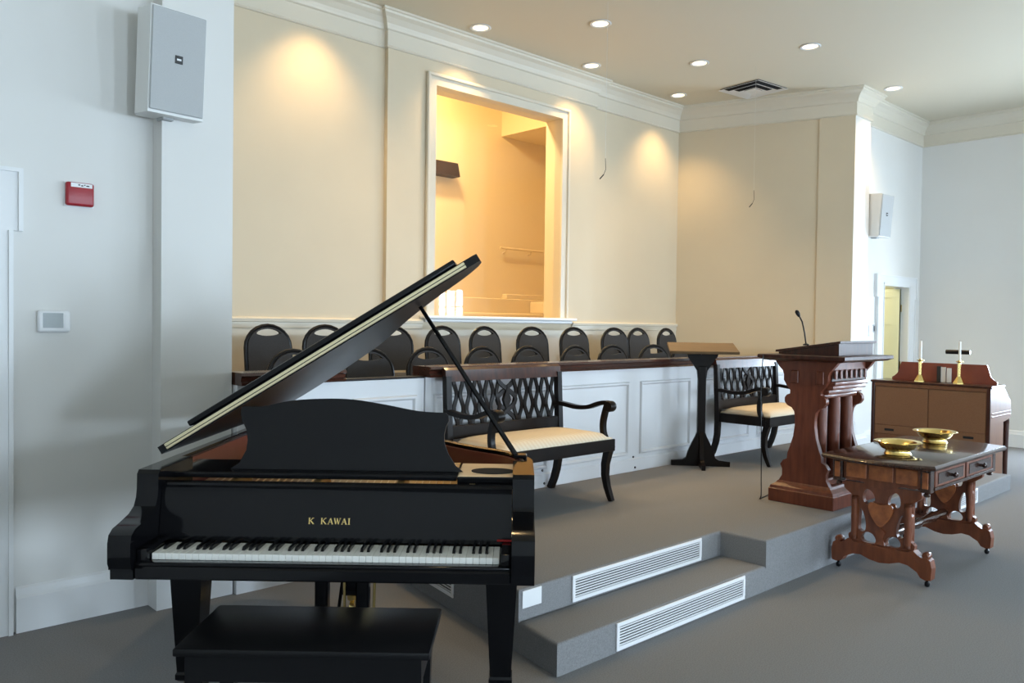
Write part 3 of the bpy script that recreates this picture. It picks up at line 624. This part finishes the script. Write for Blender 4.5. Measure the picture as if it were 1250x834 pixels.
MB().lathe([(.022, 0), (.022, .008), (.01, .014)], 14).build('mount', BLKM, mc, True)
gp = [(0, 0, .008), (-.01, .008, .09), (-.025, .02, .17), (-.045, .035, .215)]
MB().tube(gp, .0055, 8).build('neck', BLKM, mc, True)
MB().tube([(-.043, .034, .208), (-.05, .04, .226), (-.06, .046, .244), (-.066, .05, .252)], [.009, .015, .014, .006], 10).build('capsule', BLKM, mc, True)
tag(MB().tube(smooth_poly([(5.375, 3.06, 1.36), (5.37, 3.07, 1.1), (5.37, 3.06, .8), (5.38, 3.06, .5), (5.385, 3.06, .34), (5.42, 3.09, .306), (5.6, 3.12, .306)], False, 4), .004, 6).build('microphone_cable', BLKM, None, True), 'thin black cable hanging beside the pulpit to the floor', 'cable')

# ================================================================== COMMUNION TABLE
ct = thing('communion_table', 'carved walnut communion table standing before the platform', 'table', (5.765, 2.125, 0))
tl, td = .685, .35
TOP = [(-tl+.02, -td), (tl-.02, -td)]+smooth_poly([(tl-.02, -td), (tl+.045, -.15), (tl+.06, 0), (tl+.045, .15), (tl-.02, td)], False, 4)[1:]+[(-tl+.02, td)]+smooth_poly([(-tl+.02, td), (-tl-.045, .15), (-tl-.06, 0), (-tl-.045, -.15), (-tl+.02, -td)], False, 4)[1:-1]
f = MB(); rings = []
for o, z in ((.975, .722), (.995, .729), (1.0, .738), (.985, .748), (.97, .752)): rings.append([f.bm.verts.new((x*(1-(1-o)*.7), y*o, z)) for x, y in TOP])
for A, B in zip(rings, rings[1:]):
    for k in range(len(TOP)): f.bm.faces.new((A[k], A[(k+1) % len(TOP)], B[(k+1) % len(TOP)], B[k]))
f.bm.faces.new(list(reversed(rings[0]))); f.bm.faces.new(rings[-1]); f.build('top', WALND, ct, True, 30)
ax, ay = .60, .30
MB().box(-ax+.0605, ax-.0605, -ay+.012, ay-.012, .585, .7215).build('apron', WALND, ct)
for sx in (-1, 1):
    for sy in (-1, 1):
        p = MB().box(*sorted((sx*ax, sx*(ax-.06))), *sorted((sy*ay, sy*(ay-.06))), .575, .7215, .004).build('corner_post', WALND, ct)
        MB().box(*sorted((sx*(ax+.0055), sx*(ax+.0002))), *sorted((sy*(ay-.012), sy*(ay-.048))), .60, .70, .003).build('burl_inset', BURL, p)
        MB().lathe([(.001, .545), (.016, .55), (.02, .56), (.012, .5745)], 12, (sx*(ax-.03), sy*(ay-.03), 0)).build('pendant', WALND, p, True)
    ea = smooth_poly([(-.237, .60), (-.2, .585), (-.12, .585), (-.06, .562), (0, .558), (.06, .562), (.12, .585), (.2, .585), (.237, .60)], False, 3)
    e = MB().plate(ea+[(.237, .7215), (-.237, .7215)], [], *sorted((sx*(ax-.02), sx*(ax-.0602))), 'yz').build('end_apron', WALN, ct)
    for y0, y1 in ((-.22, -.09), (-.075, .075), (.09, .22)): MB().box(*sorted((sx*(ax-.0198), sx*(ax-.013))), y0, y1, .607, .70, .003).build('burl_inset', BURL, e)
for i, x in enumerate((-.27, .27)):
    dr = MB().box(x-.255, x+.255, -ay-.002, -ay+.0115, .605, .705, .004).build('drawer', WALN, ct)
    MB().box(x-.215, x+.215, -ay-.006, -ay-.0022, .62, .69, .003).build('drawer_panel', WALND, dr)
    MB().lathe([(.010, 0), (.010, .012), (.018, .02), (.018, .03), (.008, .036)], 12, M=Matrix.Translation((x, -ay-.0062, .655)) @ Matrix.Rotation(PI/2, 4, 'X')).build('knob', WALND, dr, True)
MB().box(-ax+.06, ax-.06, -ay-.006, -ay+.0115, .585, .6045, .003).build('lower_bead', WALND, ct)
# trestles
outl = smooth_poly([(.235, .575), (.24, .535), (.205, .505), (.165, .475), (.165, .44), (.185, .41), (.185, .32), (.18, .26), (.205, .235), (.195, .2), (.16, .185)], False, 3)
OUT = [(-a, b) for a, b in outl]+[(a, b) for a, b in reversed(outl)]
def hole(cx, cy, pts, k=1.15): return smooth_poly([(cx+a*k, cy+b*k) for a, b in pts], True, 3)
H1 = [(-.02, -.04), (.025, -.03), (.03, .015), (.01, .045), (-.02, .03), (-.035, -.005)]
HOLES = [hole(-.08, .49, [(-a, b) for a, b in H1]), hole(.08, .49, H1), hole(-.122, .35, [(.022, -.085), (.03, -.03), (.012, .04), (-.01, .065), (-.02, .0), (-.018, -.08)], .92), hole(.122, .35, [(-.022, -.085), (-.018+.036, -.08), (.02, .0), (.01, .065), (-.012, .04), (-.03, -.03)], .92), hole(-.07, .235, [(.035, -.025), (.02, .02), (-.02, .028), (-.045, .0), (-.03, -.028)]), hole(.07, .235, [(-.035, -.025), (.03, -.028), (.045, 0), (.02, .02+.008), (-.02, .02)])]
FT = [(-.305, .05), (-.275, .045), (-.245, .055), (-.225, .085), (-.17, .115), (-.12, .12), (-.06, .10), (0, .092), (.06, .10), (.12, .12), (.17, .115), (.225, .085), (.245, .055), (.275, .045), (.305, .05), (.31, .12), (.30, .165), (.275, .185), (.25, .175), (.225, .19), (.2, .21), (.17, .195), (-.17, .195), (-.2, .21), (-.225, .19), (-.25, .175), (-.275, .185), (-.30, .165), (-.31, .12)]
for s in (-1, 1):
    X = s*.545
    tr = MB().plate(OUT, HOLES, X-.02, X+.02, 'yz').build('trestle', WALN, ct)
    MB().plate(FT, [], X-.034, X+.034, 'yz').build('foot', WALN, tr)
    for sg in (-1, 1):
        f = MB().plate(smooth_poly([(0, .315), (.055, .375), (.075, .43), (.06, .465), (0, .455), (-.06, .465), (-.075, .43), (-.055, .375)], True, 3), [], *sorted((X+sg*.0202, X+sg*.036)), 'yz'); f.build('shield', BURL, tr)
        MB().plate([(0, .20), (.03, .205), (.018, .25), (.03, .285), (0, .31), (-.03, .285), (-.018, .25), (-.03, .205)], [], *sorted((X+sg*.0202, X+sg*.034)), 'yz').build('pendant_leaf', WALN, tr)
        for sy in (-1, 1): MB().lathe([(.02, .215), (.02, .235), (.013, .245), (.018, .30), (.022, .36), (.014, .42), (.012, .455), (.02, .47), (.02, .49)], 12, (X+sg*.026, sy*.165, 0)).build('half_column', WALN, tr, True)
    for sy in (-1, 1):
        MB().lathe([(.001, -.03), (.018, -.03), (.024, -.02), (.024, .02), (.018, .03), (.001, .03)], 12, M=Matrix.Translation((X, sy*.27, .188)) @ Matrix.Rotation(PI/2, 4, 'Y')).build('scroll', WALN, tr, True)
        MB().lathe([(.008, .0465), (.008, .034), (.014, .03), (.017, .018), (.014, .006), (.006, .001)], 12, (X, sy*.275, 0)).build('caster', BLKM, tr, True)
st = MB().tube([(-.5248, 0, .25), (-.35, 0, .25), (-.30, 0, .25), (-.1, 0, .25), (0, 0, .25), (.1, 0, .25), (.30, 0, .25), (.35, 0, .25), (.5248, 0, .25)], [.026, .026, .038, .022, .04, .022, .038, .026, .026], 12).build('stretcher', WALND, ct, True)
for i, (x, y, lb) in enumerate(((5.42, 2.12, 'polished brass offering plate nearer the left end of the communion table'), (6.20, 2.17, 'polished brass offering plate farther back on the communion table'))):
    o = thing('offering_plate', lb, 'plate', (x, y, .752), 0, 'brass offering plates'); o.scale = (.87, .87, .95)
    MB().lathe([(.001, .006), (.08, .006), (.09, .0), (.094, .004), (.088, .014), (.084, .024), (.085, .03)], 40).build('foot_ring', GOLD, o, True)
    MB().lathe([(.001, .0305), (.085, .0305), (.112, .042), (.128, .062), (.135, .078), (.160, .083), (.166, .087), (.160, .091), (.130, .086), (.12, .066), (.10, .048), (.001, .042)], 48).build('bowl', GOLD, o, True)

# ================================================================== ORGAN
og = thing('organ_console', 'brown wooden organ console seen from the back', 'organ', (9.22, 3.30, 0))
W2 = .60
MB().box(0, .022, -W2, W2, .03, .955).build('back_board', ORGW, og)
for s in (-1, 1): MB().box(-.014, .0, *sorted((s*W2, s*(W2-.035))), .03, .965, .003).build('back_stile', MAHOD, og)
MB().box(-.014, 0, -W2+.035, W2-.035, .925, .965, .003).build('back_rail', ORGW, og)
for y0, y1 in ((-.56, -.005), (.005, .56)): MB().box(-.008, -.0005, y0, y1, .50, .92, .003).build('grille_cloth', CLOTH, og)
MB().box(-.008, -.0005, -.56, .56, .40, .495, .003).build('middle_rail', CLOTH, og)
MB().box(-.006, -.0005, -.52, .52, .05, .395, .003).build('kick_panel', ORGW, og)
for y in (.40, -.40): MB().box(-.012, -.0085, y-.05, y+.05, .435, .46, .001).build('hand_slot', DARK, og)
MB().box(-.012, -.0085, -.045, .045, .44, .475, .001).build('latch_plate', DARK, og)
MB().box(-.02, .405, -W2-.012, W2+.012, .9655, .99, .005).build('top_board', MAHOD, og)
cheek = [(.0225, .03), (.42, .03), (.42, .60), (.62, .62), (.66, .64), (.66, .80), (.63, .83), (.58, .85), (.52, .90), (.45, .945), (.41, .9648), (.0225, .9648)]
for s in (-1, 1):
    c = MB().plate(cheek, [], *sorted((s*(W2-.001), s*(W2-.045))), 'xz').build('end_panel', ORGW, og)
    for z in (.665, .70): MB().box(.03, .655, *sorted((s*(W2+.0055), s*(W2-.0008))), z, z+.012, .002).build('bead', MAHO, c)
    MB().lathe([(.022, .0), (.022, .02), (.014, .04), (.02, .1), (.026, .35), (.03, .5), (.022, .54), (.032, .57), (.032, .6165)], 12, (.61, s*(W2-.03), 0)).build('front_leg', MAHOD, og, True)
MB().box(.05, .655, -W2+.046, W2-.046, .62, .665).build('key_deck', ORGW, og)
for n, (x0, z) in enumerate(((.47, .666), (.32, .72))):
    MB().box(x0, x0+.14, -.42, .42, z, z+.02, .002).build('manual', IVORY, og)
    MB().box(x0, x0+.09, -.42, .42, z+.0202, z+.03).build('sharps_strip', BLKM, og)
MB().box(.25, .315, -W2+.046, W2-.046, .665, .9648).build('stop_panel', MAHO, og)
MD = [(-.53, .9905), (.53, .9905), (.53, 1.02), (.50, 1.04), (.47, 1.07), (.455, 1.12), (.445, 1.16), (.43, 1.195), (-.43, 1.195), (-.445, 1.16), (-.455, 1.12), (-.47, 1.07), (-.50, 1.04), (-.53, 1.02)]
MB().plate([(a-.06, b) for a, b in MD], [], .215, .235, 'yz').build('music_desk', REDW, og)
MB().box(.236, .30, -.5, .4, .9905, 1.01, .003).build('desk_ledge', MAHO, og)
# candlesticks, booklets and lamp on the organ
for i, (y, lb) in enumerate(((3.42, 'white candle in a brass candlestick on the organ, left one'), (3.03, 'white candle in a brass candlestick on the organ, right one'))):
    o = thing('candlestick', lb, 'candlestick', (9.30, y, .9905), 0, 'candlesticks on the organ')
    MB().lathe([(.058, 0), (.056, .012), (.03, .06), (.022, .075)], 6).build('base', GOLD, o)
    MB().lathe([(.016, .0752), (.014, .20), (.018, .21), (.018, .22)], 6).build('stem', GOLD, o)
    MB().lathe([(.012, .2202), (.036, .232), (.036, .238), (.016, .24), (.016, .25)], 16).build('drip_pan', GOLD, o, True)
    c = MB().lathe([(.012, .2502), (.0115, .44), (.004, .446)], 12).build('candle', WAX, o, True)
    MB().tube([(0, 0, .446), (.001, 0, .458)], .0015, 5).build('wick', INK, c)
for i, (y, m_, lb, dx) in enumerate(((3.27, INK, 'dark booklet leaning on the organ music desk, leftmost', 0), (3.225, PAPER, 'grey booklet leaning on the organ music desk, middle', .004), (3.17, PAPER, 'pale booklet leaning on the organ music desk, rightmost', .002))):
    o = thing('booklet', lb, 'booklet', (9.42+dx, y, .992), math.radians(-8+i*6), 'booklets on the organ')
    MB().box(-.006, .006, -.022, .022, 0, .17-.008*i, .001).build('cover', m_, o)
    MB().box(-.0045, .0045, -.0235, -.0222, .004, .165-.008*i).build('pages', PAPER, o)
lp = thing('organ_lamp', 'flat black music lamp above the organ desk', 'lamp', (9.575, 3.12, .9905))
MB().box(-.05, .05, -.04, .04, 0, .015, .004).build('base', BLKM, lp)
MB().tube([(0, 0, .015), (0, 0, .28), (-.03, 0, .325)], .008, 8).build('stem', BLKM, lp, True)
MB().tube([(-.05, -.12, .328), (-.05, .12, .328)], [.024, .024], 12).build('shade', BLKM, lp, True)

# ================================================================== VENTS AND PLATES ON THE RISERS
def riser_vent(label, W, H, loc, rz, n=7):
    t = thing('floor_vent', label, 'vent', loc, rz, 'white vents in the platform risers')
    fr = .02
    MB().box(0, W, -.008, 0, 0, fr, .002).box(0, W, -.008, 0, H-fr, H, .002).box(0, fr, -.008, 0, fr, H-fr).box(W-fr, W, -.008, 0, fr, H-fr).build('frame', VENTW, t)
    MB().box(fr, W-fr, -.0012, -.0004, fr, H-fr).build('duct_back', DARK, t)
    sl = MB().box(fr, W-fr, -.0065, -.0015, -.0031, .0031).mesh('slat', VENTW)
    for i in range(n): link('slat', sl, t, (0, 0, fr+(i+.5)*(H-2*fr)/n))
    return t
riser_vent('long white vent in the upper step riser', 1.14, .135, (3.045, NY-.0005, .157), 0)
riser_vent('long white vent in the lower step riser', 1.14, .135, (3.02, FY-.0005, .008), 0)
riser_vent('white vent in the step riser behind the communion table', 1.1, .13, (6.98, FY-.0005, .010), 0)
sd = math.atan2(1, .19)
riser_vent('white vent in the platform side under the piano', .9, .15, (xl(4.28)-.001, 4.28, .075), sd-PI)
o = tag(MB().box(2.695, 2.825, NY-.006, NY-.0005, .205, .289, .002).build('cover_plate', PLAST), 'blank white cover plate on the upper step riser', 'cover plate')

# ================================================================== WALL FIXTURES
def wall_speaker(label, loc, rz, tilt):
    t = thing('wall_speaker', label, 'speaker', loc, rz, 'wall loudspeakers')
    R = Matrix.Translation((0, -.06, 0)) @ Matrix.Rotation(tilt, 4, 'X')
    W, H, D = .30, .54, .2
    cab = [(-W/2+.03, 0), (W/2-.03, 0), (W/2, -.05), (W/2, -D), (-W/2, -D), (-W/2, -.05)]
    MB().prism(cab, -H/2, H/2).xf(R).build('cabinet', SPKW, t)
    g = MB().box(-W/2+.006, W/2-.006, -D-.010, -D-.0005, -H/2+.014, H/2-.006, .004).xf(R).build('grille', GREYG, t)
    MB().box(-.021, .021, -D-.0125, -D-.0102, -.002, .04, .001).xf(R).build('badge', INK, g)
    MB().box(-.012, .012, -D-.0138, -D-.0126, .014, .024, .001).xf(R).build('badge_mark', PLAST, g)
    MB().box(-.05, .05, -.10, -.0005, -.08, .08, .005).build('bracket', SPKW, t)
    MB().box(-.03, .03, -.16, -.08, -H/2-.02, -H/2-.002, .004).build('tilt_clip', GREYG, t)
wall_speaker('grey-faced wall loudspeaker high on the left wall', (1.645, YF_, 2.905), math.radians(5), math.radians(4))
wall_speaker('beige wall loudspeaker on the wall right of the alcove', (10.58, YF_, 3.0), math.radians(-4), math.radians(4))
fa = thing('fire_alarm', 'red fire alarm box on the left wall', 'fire alarm', (1.265, YF_, 2.19))
MB().box(-.066, .066, -.035, -.0005, -.06, .06, .012, 3).build('housing', RED, fa, True)
lb_ = MB().box(-.045, .055, -.0365, -.0352, .034, .055).build('label_strip', PLAST, fa)
for x0, x1, z in ((-.012, -.002, .046), (.002, .012, .043), (.016, .022, .047), (.026, .04, .044)): MB().box(x0, x1, -.0372, -.0366, z-.003, z+.003).build('print_mark', INK, lb_)
MB().box(-.07, .07, -.006, -.0004, -.064, .064, .002).build('back_plate', PLAST, fa)
th = thing('thermostat', 'white digital thermostat on the left wall', 'thermostat', (1.148, YF_, 1.54))
MB().box(-.075, .075, -.028, -.0005, -.056, .056, .014, 3).build('housing', PLAST, th, True)
MB().box(-.052, .04, -.0295, -.0282, -.032, .042, .001).build('screen', LCD, th)
MB().box(.048, .066, -.0295, -.0282, -.035, .035, .001).build('side_strip', PLAST, th)
sw = thing('light_switch', 'white switch plate beside the open doorway', 'switch', (10.78, YF_, 1.53))
MB().box(-.06, .06, -.008, -.0005, -.07, .07, .003).build('plate', PLAST, sw)
MB().box(-.012, .012, -.016, -.0082, -.02, .02, .002).build('toggle', PLAST, sw)
cd = thing('keypad', 'small dark keypad beside the switch plate', 'keypad', (10.875, YF_, 1.56))
MB().box(-.03, .02, -.012, -.0005, -.05, .05, .003).build('housing', GREYG, cd)
MB().box(-.022, .012, -.014, -.0122, -.035, .035).build('face', INK, cd)
# inside the baptistry
bw = thing('wall_light', 'dark brown wedge-shaped wall light inside the orange-lit recess', 'wall light', (6.47, BY1, 3.45))
MB().plate([(-.30, 0), (.33, 0), (.29, .17), (-.26, .17)], [], -.16, -.0005, 'xz').build('shade', DBROWN, bw)
hr = thing('towel_rail', 'rail with brackets inside the orange-lit recess', 'rail', (7.6, BY1, 2.60))
MB().tube([(0, -.07, 0), (1.2, -.07, 0)], .016, 8).build('rail', BAPT, hr, True)
for x in (.12, .6, 1.08): MB().tube([(x, -.0005, -.06), (x, -.05, -.05), (x, -.07, -.012)], .009, 8).build('bracket', BAPT, hr, True)
gb = tag(MB().tube([(8.12, 7.94, 1.70), (8.12, 7.9, 1.72), (8.12, 7.9, 1.83), (8.12, 7.94, 1.85)], .012, 8).build('grab_handle', BLKM, None, True), 'small black grab handle in the tank of the orange-lit recess', 'handle')
tag(MB().box(8.07, 8.17, 7.94, 8.2195, 1.70, 1.87, .02, 2).build('tank_block', BAPT), 'small block at the tank edge in the orange-lit recess', 'block')
tag(MB().lathe([(.05, 0), (.05, .01), (.03, .02)], 16, M=Matrix.Translation((8.28, 8.2195, 1.79)) @ Matrix.Rotation(PI/2, 4, 'X')).build('drain_cap', DBROWN, None, True), 'round brown drain cap in the orange-lit recess', 'cap')

# ================================================================== CEILING FIXTURES
def downlight(x, y, label, grp, power):
    t = thing('recessed_light', label, 'ceiling light', (x, y, ZC), 0, grp)
    MB().lathe([(.075, -.001), (.105, -.001), (.108, -.006), (.098, -.012), (.078, -.008)], 28, ring=True).build('trim_ring', TRIM, t, True)
    MB().lathe([(.001, -.004), (.076, -.004), (.076, -.0015), (.001, -.0015)], 28).build('lens', GLOW, t)
    l = bpy.data.lights.new('recessed_lamp', 'SPOT'); l.energy = power; l.color = (1, .66, .30); l.spot_size = math.radians(100); l.spot_blend = .9; l.shadow_soft_size = .06
    lo = bpy.data.objects.new('recessed_lamp', l); COL.objects.link(lo); lo.parent = t; lo.location = (0, 0, -.03)
LP = 98
for i, x in enumerate((2.03+1.67, 5.37, 7.04, 8.71)): downlight(x, 6.22, 'glowing recessed light near the back wall, %s from the left' % ORD[i], 'recessed lights', LP)
for i, x in enumerate((4.43, 6.12, 7.81)): downlight(x, 5.30, 'glowing recessed light in the middle alcove row, %s from the left' % ORD[i], 'recessed lights', LP)
for i, x in enumerate((3.90, 6.03, 8.15, 10.27)): downlight(x, 4.17, 'glowing recessed light over the platform front row, %s from the left' % ORD[i], 'recessed lights', LP)
dv = thing('ceiling_diffuser', 'square stepped air diffuser in the ceiling', 'air vent', (9.12, 5.40, ZC), math.radians(-6))
for i, (r0, r1, z) in enumerate(((.30, .25, -.004), (.215, .165, -.014), (.13, .08, -.024))):
    f = MB(); 
    rr = [[(sx*r0, sy*r0, z-.012) for sx, sy in ((-1, -1), (1, -1), (1, 1), (-1, 1))], [(sx*r1, sy*r1, z+.018-.016) for sx, sy in ((-1, -1), (1, -1), (1, 1), (-1, 1))]]
    V = rr[0]+rr[1]+[(x, y, zz+.0015) for x, y, zz in rr[0]+rr[1]]
    F = []
    for k in range(4): F += [(k, (k+1) % 4, 4+(k+1) % 4, 4+k), (8+k, 12+k, 12+(k+1) % 4, 8+(k+1) % 4), (k, 8+k, 8+(k+1) % 4, (k+1) % 4), (4+k, 4+(k+1) % 4, 12+(k+1) % 4, 12+k)]
    f.raw(V, F).build('louvre', TRIM, dv)
MB().box(-.078, .078, -.078, .078, -.03, -.026).build('centre_plate', TRIM, dv)
MB().box(-.285, .285, -.285, .285, -.0018, -.0004).build('duct_back', DARK, dv)
for i, (x, y, zb, lb) in enumerate(((5.755, 4.9, 2.92, 'thin hanging choir microphone near the tall opening'), (8.33, 4.9, 2.94, 'thin hanging choir microphone before the right alcove wall'))):
    o = thing('hanging_microphone', lb, 'microphone', (x, y, ZC), 0, 'hanging choir microphones')
    MB().tube([(0, 0, -.001), (0, 0, zb+.16-ZC)], .0015-.0006*i, 5).build('wire', PAPER, o)
    MB().tube([(0, 0, zb+.16-ZC), (.004, -.003, zb+.06-ZC), (-.012, .008, zb+.012-ZC)], .0025, 6).build('boom', BLKM, o, True)
    MB().tube([(-.012, .008, zb+.012-ZC), (-.04, .03, zb-.03-ZC)], .005, 8).build('capsule', BLKM, o, True)
